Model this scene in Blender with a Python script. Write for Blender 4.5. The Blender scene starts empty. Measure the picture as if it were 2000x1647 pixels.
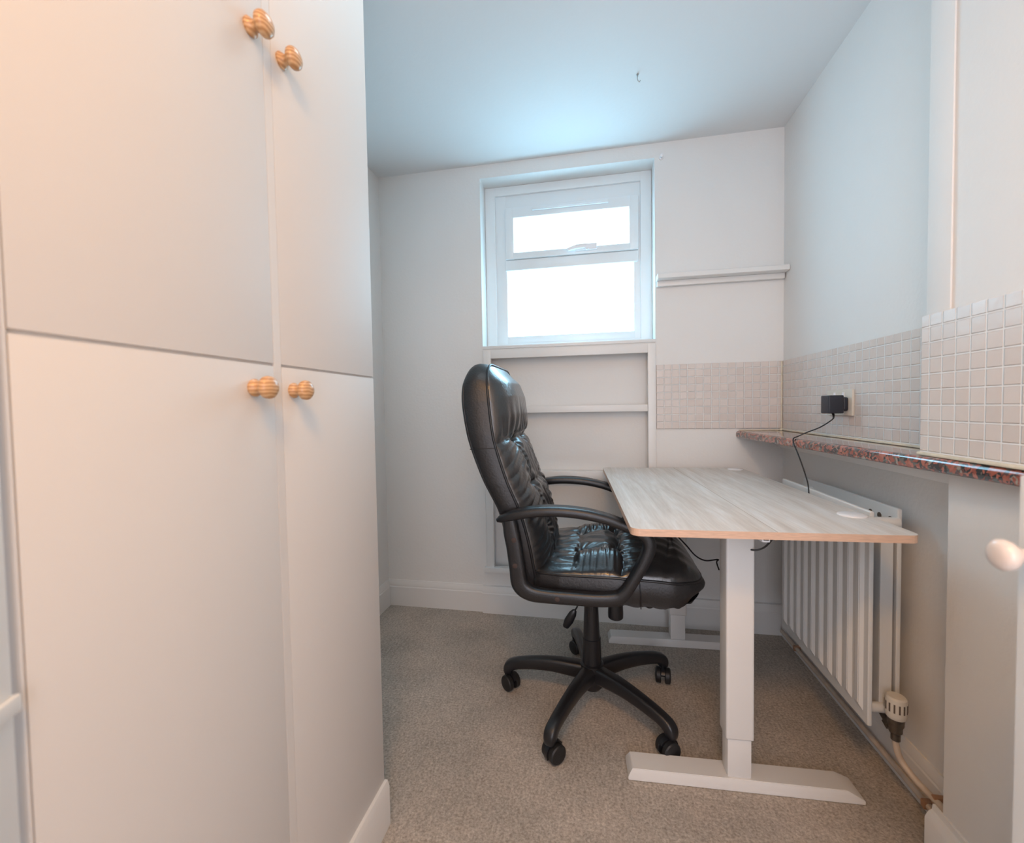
import bpy, bmesh, math, random
from mathutils import Vector, Matrix
random.seed(4)
S = bpy.context.scene
C = S.collection
PI = math.pi

# ------------------------------------------------------------------ camera
CAMH = 1.03; F = 831.35; YAW = .1878; PITCH = .0331; ROLL = .0165
cam = bpy.data.cameras.new('camera'); co = bpy.data.objects.new('camera', cam); C.objects.link(co)
cam.sensor_fit = 'HORIZONTAL'; cam.sensor_width = 36.0; cam.lens = 36.0 * F / 2000.0
cam.clip_start = .02
cam.dof.use_dof = True; cam.dof.focus_distance = 1.55; cam.dof.aperture_fstop = 3.2
fwd = Vector((-math.sin(YAW) * math.cos(PITCH), math.cos(YAW) * math.cos(PITCH), -math.sin(PITCH)))
right = Vector((math.cos(YAW), math.sin(YAW), 0))
up = right.cross(fwd)
cr, sr = math.cos(ROLL), math.sin(ROLL)
r2 = right * cr - up * sr
u2 = right * sr + up * cr
m = Matrix((r2, u2, -fwd)).transposed().to_4x4(); m.translation = Vector((0, 0, CAMH))
co.matrix_world = m
S.camera = co

# ------------------------------------------------------------------ world, exposure, lights
S.view_settings.view_transform = 'Standard'; S.view_settings.look = 'None'
S.view_settings.gamma = 1.0; S.view_settings.use_curve_mapping = False
S.view_settings.exposure = 0.0
w = bpy.data.worlds.new('sky'); S.world = w; w.use_nodes = True
w.node_tree.nodes['Background'].inputs[0].default_value = (.62, .80, 1.0, 1)
w.node_tree.nodes['Background'].inputs[1].default_value = 1.0
WIN_EMIT = 8.6

def area(name, loc, target, sx, sy, power, col, spread=PI):
    l = bpy.data.lights.new(name, 'AREA'); l.shape = 'RECTANGLE'; l.size = sx; l.size_y = sy
    l.energy = power; l.color = col; l.spread = spread
    o = bpy.data.objects.new(name, l); C.objects.link(o); o.location = loc
    o.rotation_euler = (Vector(target) - Vector(loc)).to_track_quat('-Z', 'Y').to_euler()
    return o
# warm ceiling lamp behind the camera, flush neutral ceiling light over the middle of the room (both just out of view)
LAMP = Vector((0, -.20, 2.08)); LAMP2 = Vector((-.20, .97, 2.175))
area('ceiling_lamp_light', LAMP, (LAMP.x, LAMP.y, 0), .30, .30, 12.0, (1.0, .48, .10))
area('flush_light', LAMP2, (LAMP2.x, LAMP2.y, 0), .26, .26, 1.75, (.80, .93, 1.0))
# broad fill light added behind the camera to brighten the room, no real source
area('rear_fill', (0, -1.3, 1.15), (0, 1.5, 1.0), 1.3, 1.9, 28.5, (.82, .86, 1.0))

# ------------------------------------------------------------------ materials
def mat(name, col, rough=.5, var=0, vscale=8, bump=0, bscale=60, metal=0, spec=.5, stretch=(1, 1, 1), coat=0, detail=4):
    M = bpy.data.materials.new(name); M.use_nodes = True
    N = M.node_tree; b = N.nodes['Principled BSDF']
    b.inputs['Base Color'].default_value = (*col, 1); b.inputs['Roughness'].default_value = rough
    b.inputs['Metallic'].default_value = metal; b.inputs['Specular IOR Level'].default_value = spec
    b.inputs['Coat Weight'].default_value = coat
    tc = N.nodes.new('ShaderNodeTexCoord'); mp = N.nodes.new('ShaderNodeMapping')
    N.links.new(tc.outputs['Object'], mp.inputs['Vector']); mp.inputs['Scale'].default_value = stretch
    if var:
        n = N.nodes.new('ShaderNodeTexNoise'); n.inputs['Scale'].default_value = vscale; n.inputs['Detail'].default_value = detail
        N.links.new(mp.outputs[0], n.inputs['Vector'])
        r = N.nodes.new('ShaderNodeValToRGB'); r.color_ramp.elements[0].position = .3; r.color_ramp.elements[1].position = .7
        r.color_ramp.elements[0].color = (*[max(0, c * (1 - var)) for c in col], 1)
        r.color_ramp.elements[1].color = (*[min(1, c * (1 + var)) for c in col], 1)
        N.links.new(n.outputs['Fac'], r.inputs[0]); N.links.new(r.outputs[0], b.inputs['Base Color'])
    if bump:
        n2 = N.nodes.new('ShaderNodeTexNoise'); n2.inputs['Scale'].default_value = bscale; n2.inputs['Detail'].default_value = detail
        N.links.new(mp.outputs[0], n2.inputs['Vector'])
        bp = N.nodes.new('ShaderNodeBump'); bp.inputs['Strength'].default_value = bump; bp.inputs['Distance'].default_value = .002
        N.links.new(n2.outputs['Fac'], bp.inputs['Height']); N.links.new(bp.outputs[0], b.inputs['Normal'])
    return M

M_wall = mat('wall_paint', (.82, .81, .79), .62, .012, 3, .35, 90)
M_ceil = mat('ceiling_paint', (.79, .80, .80), .75, .008, 2, .2, 60)
M_trim = mat('trim_gloss', (.82, .81, .79), .32, .01, 6, .12, 30)
M_upvc = mat('window_upvc', (.86, .91, .93), .28)
M_ward = mat('wardrobe_white', (.72, .695, .67), .55, .006, 2, .10, 25)
M_gap = mat('shadow_gap', (.25, .17, .12), .8)
M_desk_leg = mat('powder_coat_white', (.78, .77, .75), .36)
M_rad = mat('radiator_enamel', (.76, .77, .76), .28)
M_plas = mat('black_plastic', (.013, .0135, .016), .28, 0, 8, .25, 400, spec=.55)
M_plas_m = mat('black_plastic_matt', (.012, .012, .013), .5, 0, 8, .2, 300)
M_leath = mat('black_leather', (.011, .0115, .014), .30, 0, 8, .45, 130, spec=1.0, coat=.4)
M_leath_side = mat('black_leather_side', (.013, .0125, .014), .40, 0, 8, .35, 160, spec=.6)
M_pipe_seam = mat('black_piping', (.012, .012, .014), .35)
M_brown = mat('brown_bolt', (.05, .03, .025), .5)
M_chrome = mat('nickel', (.5, .48, .46), .25, metal=1)
M_brass = mat('old_valve_metal', (.16, .14, .12), .35, .2, 60, metal=.8)
M_pipe = mat('painted_pipe', (.62, .52, .42), .4, .12, 25)
M_copper = mat('copper_clip', (.45, .26, .16), .4, .1, 40, metal=.3)
M_whiteplas = mat('white_plastic', (.90, .90, .92), .3)
M_cream = mat('cream_plastic', (.72, .68, .60), .38)
M_slot = mat('dark_slot', (.12, .09, .07), .6)
M_cable = mat('cable_rubber', (.012, .012, .014), .45)
M_adapter = mat('adapter_plastic', (.018, .02, .03), .4, 0, 8, .3, 300)
M_caulk = mat('sealant', (.78, .70, .55), .5, .12, 40)
M_fin = mat('radiator_fin_shade', (.12, .125, .135), .4)  # fin colour darkened to stand in for shade in the gap between panels
M_dark = mat('dark_interior', (.03, .03, .03), .8)
M_paintknob = mat('painted_knob', (.78, .68, .62), .3, .04, 20, coat=.3)

def m_pine():
    M = mat('turned_pine', (.62, .36, .17), .35, coat=.3); N = M.node_tree; b = N.nodes['Principled BSDF']
    tc = N.nodes.new('ShaderNodeTexCoord'); w_ = N.nodes.new('ShaderNodeTexWave'); w_.inputs['Scale'].default_value = 55
    w_.inputs['Distortion'].default_value = 3; w_.wave_type = 'BANDS'; w_.bands_direction = 'Z'
    r = N.nodes.new('ShaderNodeValToRGB'); r.color_ramp.elements[0].color = (.50, .25, .10, 1); r.color_ramp.elements[1].color = (.72, .45, .24, 1)
    N.links.new(tc.outputs['Object'], w_.inputs[0]); N.links.new(w_.outputs['Fac'], r.inputs[0]); N.links.new(r.outputs[0], b.inputs['Base Color'])
    return M
M_pine = m_pine()

def m_oak():
    M = bpy.data.materials.new('washed_oak'); M.use_nodes = True; N = M.node_tree; b = N.nodes['Principled BSDF']
    b.inputs['Roughness'].default_value = .46; b.inputs['Specular IOR Level'].default_value = .9
    tc = N.nodes.new('ShaderNodeTexCoord')
    mp = N.nodes.new('ShaderNodeMapping'); mp.inputs['Scale'].default_value = (14, 1.2, 14); N.links.new(tc.outputs['Object'], mp.inputs[0])
    n = N.nodes.new('ShaderNodeTexNoise'); n.inputs['Scale'].default_value = 1.6; n.inputs['Detail'].default_value = 8; n.inputs['Roughness'].default_value = .65; n.inputs['Distortion'].default_value = .6
    N.links.new(mp.outputs[0], n.inputs[0])
    mp2 = N.nodes.new('ShaderNodeMapping'); mp2.inputs['Scale'].default_value = (90, 4, 90); N.links.new(tc.outputs['Object'], mp2.inputs[0])
    n2 = N.nodes.new('ShaderNodeTexNoise'); n2.inputs['Scale'].default_value = 2; n2.inputs['Detail'].default_value = 6; N.links.new(mp2.outputs[0], n2.inputs[0])
    r = N.nodes.new('ShaderNodeValToRGB'); e = r.color_ramp.elements
    e[0].position = .32; e[0].color = (.62, .56, .50, 1); e[1].position = .70; e[1].color = (.84, .84, .83, 1)
    m1 = e.new(.5); m1.color = (.74, .70, .65, 1)
    N.links.new(n.outputs['Fac'], r.inputs[0])
    r2 = N.nodes.new('ShaderNodeValToRGB'); r2.color_ramp.elements[0].position = .35; r2.color_ramp.elements[0].color = (.86, .86, .86, 1); r2.color_ramp.elements[1].position = .65; r2.color_ramp.elements[1].color = (1, 1, 1, 1)
    N.links.new(n2.outputs['Fac'], r2.inputs[0])
    mx = N.nodes.new('ShaderNodeMixRGB'); mx.blend_type = 'MULTIPLY'; mx.inputs[0].default_value = .8
    N.links.new(r.outputs[0], mx.inputs[1]); N.links.new(r2.outputs[0], mx.inputs[2]); N.links.new(mx.outputs[0], b.inputs['Base Color'])
    return M
M_oak = m_oak()
M_edge = mat('orange_edge_band', (.68, .47, .35), .4, .12, 20, stretch=(2, 2, 20))

def m_carpet():
    M = bpy.data.materials.new('grey_beige_carpet'); M.use_nodes = True; N = M.node_tree; b = N.nodes['Principled BSDF']
    b.inputs['Roughness'].default_value = .95; b.inputs['Specular IOR Level'].default_value = .1
    tc = N.nodes.new('ShaderNodeTexCoord')
    n = N.nodes.new('ShaderNodeTexNoise'); n.inputs['Scale'].default_value = 150; n.inputs['Detail'].default_value = 5; n.inputs['Roughness'].default_value = .7
    n2 = N.nodes.new('ShaderNodeTexNoise'); n2.inputs['Scale'].default_value = 4.5; n2.inputs['Detail'].default_value = 5
    mp = N.nodes.new('ShaderNodeMapping'); mp.inputs['Scale'].default_value = (60, 22, 20); mp.inputs['Rotation'].default_value = (0, 0, .25)
    n3 = N.nodes.new('ShaderNodeTexNoise'); n3.inputs['Scale'].default_value = 1.6; n3.inputs['Detail'].default_value = 4
    for k in (n, n2): N.links.new(tc.outputs['Object'], k.inputs[0])
    N.links.new(tc.outputs['Object'], mp.inputs[0]); N.links.new(mp.outputs[0], n3.inputs[0])
    r = N.nodes.new('ShaderNodeValToRGB'); e = r.color_ramp.elements
    e[0].position = .33; e[0].color = (.36, .31, .26, 1); e[1].position = .68; e[1].color = (.74, .665, .59, 1)
    N.links.new(n.outputs['Fac'], r.inputs[0])
    r3 = N.nodes.new('ShaderNodeValToRGB'); r3.color_ramp.elements[0].position = .3; r3.color_ramp.elements[0].color = (.86, .85, .84, 1)
    r3.color_ramp.elements[1].position = .7; r3.color_ramp.elements[1].color = (1.1, 1.1, 1.1, 1); N.links.new(n3.outputs['Fac'], r3.inputs[0])
    r2 = N.nodes.new('ShaderNodeValToRGB'); r2.color_ramp.elements[0].position = .33; r2.color_ramp.elements[0].color = (.80, .82, .83, 1)
    r2.color_ramp.elements[1].position = .62; r2.color_ramp.elements[1].color = (1, 1, 1, 1); N.links.new(n2.outputs['Fac'], r2.inputs[0])
    a = N.nodes.new('ShaderNodeMixRGB'); a.blend_type = 'MULTIPLY'; a.inputs[0].default_value = 1
    c = N.nodes.new('ShaderNodeMixRGB'); c.blend_type = 'MULTIPLY'; c.inputs[0].default_value = 1
    N.links.new(r.outputs[0], a.inputs[1]); N.links.new(r2.outputs[0], a.inputs[2]); N.links.new(a.outputs[0], c.inputs[1]); N.links.new(r3.outputs[0], c.inputs[2])
    N.links.new(c.outputs[0], b.inputs['Base Color'])
    bp = N.nodes.new('ShaderNodeBump'); bp.inputs['Strength'].default_value = .7; bp.inputs['Distance'].default_value = .004
    N.links.new(n.outputs['Fac'], bp.inputs['Height']); N.links.new(bp.outputs[0], b.inputs['Normal'])
    return M
M_carpet = m_carpet()

def m_granite():
    M = bpy.data.materials.new('red_black_granite_laminate'); M.use_nodes = True; N = M.node_tree; b = N.nodes['Principled BSDF']
    b.inputs['Roughness'].default_value = .14; b.inputs['Coat Weight'].default_value = 1.0; b.inputs['Coat Roughness'].default_value = .08
    tc = N.nodes.new('ShaderNodeTexCoord')
    v = N.nodes.new('ShaderNodeTexVoronoi'); v.inputs['Scale'].default_value = 125; v.inputs['Randomness'].default_value = 1
    n = N.nodes.new('ShaderNodeTexNoise'); n.inputs['Scale'].default_value = 55; n.inputs['Detail'].default_value = 4
    mxv = N.nodes.new('ShaderNodeMixRGB'); mxv.inputs[0].default_value = .04
    N.links.new(tc.outputs['Object'], mxv.inputs[1]); N.links.new(n.outputs['Color'], mxv.inputs[2]); N.links.new(tc.outputs['Object'], n.inputs[0])
    N.links.new(mxv.outputs[0], v.inputs['Vector'])
    sp = N.nodes.new('ShaderNodeSeparateColor'); N.links.new(v.outputs['Color'], sp.inputs[0])
    r = N.nodes.new('ShaderNodeValToRGB'); r.color_ramp.interpolation = 'CONSTANT'; e = r.color_ramp.elements
    e[0].position = 0; e[0].color = (.02, .02, .022, 1); e[1].position = .27; e[1].color = (.30, .075, .05, 1)
    for p, c in ((.45, (.42, .13, .09)), (.6, (.09, .035, .03)), (.72, (.10, .10, .09)), (.80, (.34, .10, .065)), (.93, (.30, .26, .22))):
        x = e.new(p); x.color = (*c, 1)
    N.links.new(sp.outputs[0], r.inputs[0]); N.links.new(r.outputs[0], b.inputs['Base Color'])
    return M
M_granite = m_granite()

def m_pane():
    M = bpy.data.materials.new('lit_frosted_pane'); M.use_nodes = True; N = M.node_tree; N.nodes.clear()
    out = N.nodes.new('ShaderNodeOutputMaterial'); em = N.nodes.new('ShaderNodeEmission')
    tc = N.nodes.new('ShaderNodeTexCoord'); n = N.nodes.new('ShaderNodeTexNoise'); n.inputs['Scale'].default_value = 55; n.inputs['Detail'].default_value = 5
    r = N.nodes.new('ShaderNodeMapRange'); r.inputs['To Min'].default_value = WIN_EMIT * .8; r.inputs['To Max'].default_value = WIN_EMIT * 1.2
    N.links.new(tc.outputs['Object'], n.inputs[0]); N.links.new(n.outputs['Fac'], r.inputs[0]); N.links.new(r.outputs[0], em.inputs['Strength'])
    em.inputs['Color'].default_value = (.42, .77, 1.0, 1)
    N.links.new(em.outputs[0], out.inputs[0]); return M
M_pane = m_pane()

def m_tile(name, c0, c1, grout, size=.034):
    """mosaic of small square tiles in x,z / y,z (grid from object coordinates)"""
    M = bpy.data.materials.new(name); M.use_nodes = True; N = M.node_tree; b = N.nodes['Principled BSDF']
    tc = N.nodes.new('ShaderNodeTexCoord'); sx = N.nodes.new('ShaderNodeSeparateXYZ'); N.links.new(tc.outputs['Object'], sx.inputs[0])
    def op(kind, *a):
        n = N.nodes.new('ShaderNodeMath'); n.operation = kind
        for i, v in enumerate(a):
            if isinstance(v, (int, float)): n.inputs[i].default_value = v
            else: N.links.new(v, n.inputs[i])
        return n.outputs[0]
    h = op('ADD', sx.outputs[0], sx.outputs[1])
    def cell(v):
        s = op('DIVIDE', v, size); fl = op('FLOOR', s); fr = op('SUBTRACT', s, fl)
        d = op('ABSOLUTE', op('SUBTRACT', fr, .5)); return fl, d
    fh, dh = cell(h); fz, dz = cell(sx.outputs[2])
    dm = op('MAXIMUM', dh, dz)
    mr = N.nodes.new('ShaderNodeMapRange'); mr.inputs['From Min'].default_value = .43; mr.inputs['From Max'].default_value = .47
    mr.interpolation_type = 'SMOOTHSTEP'; N.links.new(dm, mr.inputs[0])
    cb = N.nodes.new('ShaderNodeCombineXYZ'); N.links.new(fh, cb.inputs[0]); N.links.new(fz, cb.inputs[1])
    wn = N.nodes.new('ShaderNodeTexWhiteNoise'); N.links.new(cb.outputs[0], wn.inputs[0])
    n = N.nodes.new('ShaderNodeTexNoise'); n.inputs['Scale'].default_value = 45; n.inputs['Detail'].default_value = 5; N.links.new(tc.outputs['Object'], n.inputs[0])
    f = op('ADD', op('MULTIPLY', wn.outputs['Value'], .6), op('MULTIPLY', n.outputs['Fac'], .4))
    r = N.nodes.new('ShaderNodeMixRGB'); r.inputs[1].default_value = (*c0, 1); r.inputs[2].default_value = (*c1, 1); N.links.new(f, r.inputs[0])
    mx = N.nodes.new('ShaderNodeMixRGB'); mx.inputs[2].default_value = (*grout, 1); N.links.new(mr.outputs[0], mx.inputs[0]); N.links.new(r.outputs[0], mx.inputs[1])
    N.links.new(mx.outputs[0], b.inputs['Base Color'])
    rr = N.nodes.new('ShaderNodeMapRange'); rr.inputs['To Min'].default_value = .28; rr.inputs['To Max'].default_value = .6; N.links.new(mr.outputs[0], rr.inputs[0]); N.links.new(rr.outputs[0], b.inputs['Roughness'])
    bp = N.nodes.new('ShaderNodeBump'); bp.invert = True; bp.inputs['Strength'].default_value = .9; bp.inputs['Distance'].default_value = .0035
    hh = op('ADD', mr.outputs[0], op('MULTIPLY', n.outputs['Fac'], -.25))
    N.links.new(hh, bp.inputs['Height']); N.links.new(bp.outputs[0], b.inputs['Normal'])
    return M
M_tile = m_tile('beige_mosaic_tile', (.68, .60, .55), (.77, .70, .655), (.93, .92, .90))

# ------------------------------------------------------------------ mesh helpers
def box(bm, x0, x1, y0, y1, z0, z1, bev=0, rot=None, seg=2):
    r = bmesh.ops.create_cube(bm, size=1); vs = r['verts']
    for v in vs:
        v.co = Vector((x0 + (v.co.x + .5) * (x1 - x0), y0 + (v.co.y + .5) * (y1 - y0), z0 + (v.co.z + .5) * (z1 - z0)))
    if bev:
        es = {e for v in vs for e in v.link_edges}
        r = bmesh.ops.bevel(bm, geom=list(es), offset=bev, segments=seg, affect='EDGES', profile=.6)
        vs = list({v for f in r['faces'] for v in f.verts} | {v for v in vs if v.is_valid})
    if rot: bmesh.ops.transform(bm, matrix=rot, verts=[v for v in vs if v.is_valid])
    return vs

def cyl(bm, p0, p1, r0, r1=None, n=20, cap=True):
    p0 = Vector(p0); p1 = Vector(p1); r1 = r0 if r1 is None else r1
    d = p1 - p0; q = d.to_track_quat('Z', 'Y').to_matrix()
    a = []; b = []
    for i in range(n):
        t = 2 * PI * i / n; o = q @ Vector((math.cos(t), math.sin(t), 0))
        a.append(bm.verts.new(p0 + o * r0)); b.append(bm.verts.new(p1 + o * r1))
    for i in range(n): bm.faces.new((a[i], a[(i + 1) % n], b[(i + 1) % n], b[i]))
    if cap: bm.faces.new(a[::-1]); bm.faces.new(b)

def lathe(bm, origin, axis, prof, n=28):
    """prof = [(distance along axis, radius)]"""
    o = Vector(origin); q = Vector(axis).to_track_quat('Z', 'Y').to_matrix(); rings = []
    for h, r in prof:
        ring = []
        for i in range(n):
            t = 2 * PI * i / n; ring.append(bm.verts.new(o + q @ Vector((math.cos(t) * r, math.sin(t) * r, h))))
        rings.append(ring)
    for a, b in zip(rings, rings[1:]):
        for i in range(n): bm.faces.new((a[i], a[(i + 1) % n], b[(i + 1) % n], b[i]))
    bm.faces.new(rings[0][::-1]); bm.faces.new(rings[-1])

def catmull(pts, sub=6):
    pts = [tuple(p) for p in pts]; P = [pts[0]] + pts + [pts[-1]]; out = []
    for i in range(1, len(P) - 2):
        for k in range(sub):
            t = k / sub; a, b, c, d = P[i - 1], P[i], P[i + 1], P[i + 2]
            out.append(tuple(.5 * (2 * b[j] + (c[j] - a[j]) * t + (2 * a[j] - 5 * b[j] + 4 * c[j] - d[j]) * t * t + (3 * b[j] - a[j] - 3 * c[j] + d[j]) * t ** 3) for j in range(len(b))))
    out.append(pts[-1]); return out

def tube(bm, pts, r, n=10, sub=6):
    """round tube; r number or list per control point"""
    rr = r if isinstance(r, (list, tuple)) else [r] * len(pts)
    P = catmull([(*p, q) for p, q in zip(pts, rr)], sub) if sub > 1 else [(*p, q) for p, q in zip(pts, rr)]
    V = [Vector(p[:3]) for p in P]; prev = None; rings = []
    for i, v in enumerate(V):
        t = (V[min(i + 1, len(V) - 1)] - V[max(i - 1, 0)]).normalized()
        if prev is None:
            a = t.orthogonal().normalized()
        else:
            a = (prev - t * prev.dot(t)).normalized()
        prev = a; b = t.cross(a)
        rings.append([bm.verts.new(v + (a * math.cos(2 * PI * k / n) + b * math.sin(2 * PI * k / n)) * P[i][3]) for k in range(n)])
    for A, B in zip(rings, rings[1:]):
        for k in range(n): bm.faces.new((A[k], A[(k + 1) % n], B[(k + 1) % n], B[k]))
    bm.faces.new(rings[0][::-1]); bm.faces.new(rings[-1])

def sweep_xz(bm, ctrl, y, sub=6, n=20, sq=.55, groove=0):
    """sweep a rounded section along a path in the x,z plane at y; ctrl = (x, z, thickness in plane, depth in y [, y offset])"""
    ctrl = [c if len(c) == 5 else (*c, 0) for c in ctrl]
    P = catmull(ctrl, sub); rings = []
    for i, p in enumerate(P):
        a = P[max(i - 1, 0)]; b = P[min(i + 1, len(P) - 1)]
        t = Vector((b[0] - a[0], 0, b[1] - a[1])).normalized(); nrm = Vector((-t.z, 0, t.x))
        ring = []
        for k in range(n):
            th = 2 * PI * k / n; c, s = math.cos(th), math.sin(th)
            cx = math.copysign(abs(c) ** sq, c) * p[2] / 2; cy = math.copysign(abs(s) ** sq, s) * p[3] / 2
            if groove: cx *= 1 - groove * math.exp(-(cy / (p[3] * .12)) ** 2)
            ring.append(bm.verts.new(Vector((p[0], y + p[4], p[1])) + nrm * cx + Vector((0, cy, 0))))
        rings.append(ring)
    for A, B in zip(rings, rings[1:]):
        for k in range(n): bm.faces.new((A[k], A[(k + 1) % n], B[(k + 1) % n], B[k]))
    bm.faces.new(rings[0][::-1]); bm.faces.new(rings[-1])

def prism(bm, poly, z0, z1, bev=0, seg=3):
    """poly in x,y"""
    a = [bm.verts.new((x, y, z0)) for x, y in poly]; b = [bm.verts.new((x, y, z1)) for x, y in poly]
    fa = bm.faces.new(a[::-1]); fb = bm.faces.new(b); n = len(poly)
    for i in range(n): bm.faces.new((a[i], a[(i + 1) % n], b[(i + 1) % n], b[i]))
    if bev: bmesh.ops.bevel(bm, geom=list(fb.edges) + list(fa.edges), offset=bev, segments=seg, affect='EDGES', profile=.6)

def extrude_profile(bm, prof, origin, du, dv, path):
    """2D profile (u,v) swept straight along path vector"""
    o = Vector(origin); du = Vector(du); dv = Vector(dv); path = Vector(path)
    a = [bm.verts.new(o + du * u + dv * v) for u, v in prof]; b = [bm.verts.new(o + du * u + dv * v + path) for u, v in prof]
    n = len(prof); bm.faces.new(a[::-1]); bm.faces.new(b)
    for i in range(n): bm.faces.new((a[i], a[(i + 1) % n], b[(i + 1) % n], b[i]))

def wloc(o):
    v = Vector((0, 0, 0))
    while o: v += o.location; o = o.parent
    return v

def obj(name, bm, M, parent=None, smooth=None, local=False, mats=None):
    bmesh.ops.recalc_face_normals(bm, faces=bm.faces[:])
    if smooth is not None:
        for f in bm.faces: f.smooth = True
        for e in bm.edges:
            if len(e.link_faces) == 2 and e.calc_face_angle(0) > math.radians(smooth): e.smooth = False
    me = bpy.data.meshes.new(name)
    if parent is not None and not local:
        bmesh.ops.translate(bm, vec=-wloc(parent), verts=bm.verts[:])
    bm.to_mesh(me); bm.free()
    for k in ([M] if not mats else mats): me.materials.append(k)
    o = bpy.data.objects.new(name, me); C.objects.link(o)
    if parent is not None: o.parent = parent
    return o

def thing(name, label, cat, loc=(0, 0, 0), rz=0, group=None):
    o = bpy.data.objects.new(name, None); C.objects.link(o); o.location = loc; o.rotation_euler = (0, 0, rz)
    o.empty_display_size = .05
    o['label'] = label; o['category'] = cat
    if group: o['group'] = group
    return o
def tag(o, label, cat, group=None):
    o['label'] = label; o['category'] = cat
    if group: o['group'] = group
    return o
def struct(name, bm, M, label=None, **k):
    o = obj(name, bm, M, **k); o['kind'] = 'structure'
    if label: o['label'] = label
    return o
def BM(): return bmesh.new()
def lerp(tab, x):
    if x <= tab[0][0]: return tab[0][1]
    for (a, b), (c, d) in zip(tab, tab[1:]):
        if x <= c: return b + (d - b) * (x - a) / (c - a)
    return tab[-1][1]

# ------------------------------------------------------------------ room
YB = 2.064; XR = .824; ZC = 2.219; XL = -1.07; YF = -1.4; XP = .75
WX0, WX1, WZ0, WZ1 = -.534, .287, 1.332, 2.154
b = BM(); box(b, XL - .1, XR + .1, YF - .1, YB + .3, -.1, 0)
struct('floor', b, M_carpet, 'grey beige cut pile carpet floor')
b = BM(); box(b, XL - .1, XR + .1, YF - .1, YB + .3, ZC, ZC + .1)
struct('ceiling', b, M_ceil, 'white painted ceiling')
b = BM()
box(b, XL - .1, WX0, YB, YB + .3, 0, ZC); box(b, WX1, XR + .1, YB, YB + .3, 0, ZC)
box(b, WX0, WX1, YB, YB + .3, WZ1, ZC); box(b, WX0, WX1, YB + .16, YB + .3, 0, WZ0)
box(b, WX0, WX1, YB, YB + .16, 1.312, WZ0); box(b, WX0, WX1, YB, YB + .16, 0, .205)
struct('wall_back', b, M_wall, 'white painted back wall with the window')
b = BM(); box(b, XR, XR + .1, YF - .1, YB + .3, 0, ZC)
box(b, XP, XR, YF, 1.068, 0, .9, 0); box(b, .732, XR, YF, 1.104, .9, ZC, 0)
struct('wall_right', b, M_wall, 'white painted right wall with a projecting pier near the camera')
b = BM(); box(b, XL - .1, XL, YF - .1, YB + .3, 0, ZC); struct('wall_left', b, M_wall)
b = BM(); box(b, XL, XR, YF - .1, YF, 0, ZC); struct('wall_front', b, M_wall)
# raised vertical corner board on the pier
b = BM(); box(b, .727, .7325, 1.042, 1.1035, 1.2168, ZC, .0015)
tube(b, [(.7285, 1.0412, 1.2168), (.7285, 1.0412, ZC - .001)], .0016, 8, 1)
struct('trim_1', b, M_wall, 'narrow raised vertical board on the edge of the right wall pier', smooth=40)

# skirting boards: profile (out, up)
SK = [(0, 0), (.014, 0), (.014, .098), (.0115, .103), (.0115, .112), (.007, .124), (.004, .134), (0, .134)]
b = BM()
extrude_profile(b, SK, (XL, YB, 0), (0, -1, 0), (0, 0, 1), (WX0 - .02 - XL, 0, 0))
SK2 = [(u + .012, v) if u else (u, v) for u, v in SK]
extrude_profile(b, SK2, (WX0 - .019, YB, 0), (0, -1, 0), (0, 0, 1), (XR - WX0 + .019, 0, 0))
struct('baseboard_back', b, M_trim, 'white moulded skirting board along the back wall', smooth=25)
b = BM()
extrude_profile(b, [(u * .9, v * .9) for u, v in SK], (XR, 1.068, 0), (-1, 0, 0), (0, 0, 1), (0, YB - .03 - 1.068, 0))
SKP = [(0, 0), (.02, 0), (.02, .088), (.017, .095), (.012, .104), (.006, .108), (.005, .12), (0, .12)]
extrude_profile(b, SKP, (XP, YF, 0), (-1, 0, 0), (0, 0, 1), (0, 1.09 - YF, 0))
struct('baseboard_right', b, M_trim, 'white moulded skirting board along the right wall', smooth=25)
b = BM(); extrude_profile(b, SK, (XL, .95, 0), (1, 0, 0), (0, 0, 1), (0, YB - .016 - .95, 0))
struct('baseboard_left', b, M_trim, 'white skirting board on the left alcove wall', smooth=25)

# ------------------------------------------------------------------ window
win = bpy.data.objects.new('window_1', None); C.objects.link(win); win.location = ((WX0 + WX1) / 2, YB + .1, WZ0); win['kind'] = 'structure'
win['label'] = 'white framed window with a small top sash and frosted panes'
b = BM(); FY = YB + .098
def frame(bm, x0, x1, z0, z1, t, y0, y1, bev=.004, tb=None, tt=None):
    tb = tb or t; tt = tt or t
    box(bm, x0, x0 + t, y0, y1, z0, z1, bev); box(bm, x1 - t, x1, y0, y1, z0, z1, bev)
    box(bm, x0 + t * .7, x1 - t * .7, y0 + .0004, y1, z0, z0 + tb, bev); box(bm, x0 + t * .7, x1 - t * .7, y0 + .0004, y1, z1 - tt, z1, bev)
frame(b, WX0 + .0005, WX1 - .0005, WZ0 + .0005, WZ1 - .0005, .052, FY, FY + .06, .003, .024, .045)
frame(b, WX0 + .048, WX1 - .022, WZ0 + .012, WZ1 - .038, .062, FY + .012, FY + .075, .006, .052, .075)
box(b, WX0 + .10, WX1 - .062, FY + .004, FY + .07, 1.728, 1.783, .007, seg=3)
obj('window_frame', b, M_upvc, win, smooth=35)
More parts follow.
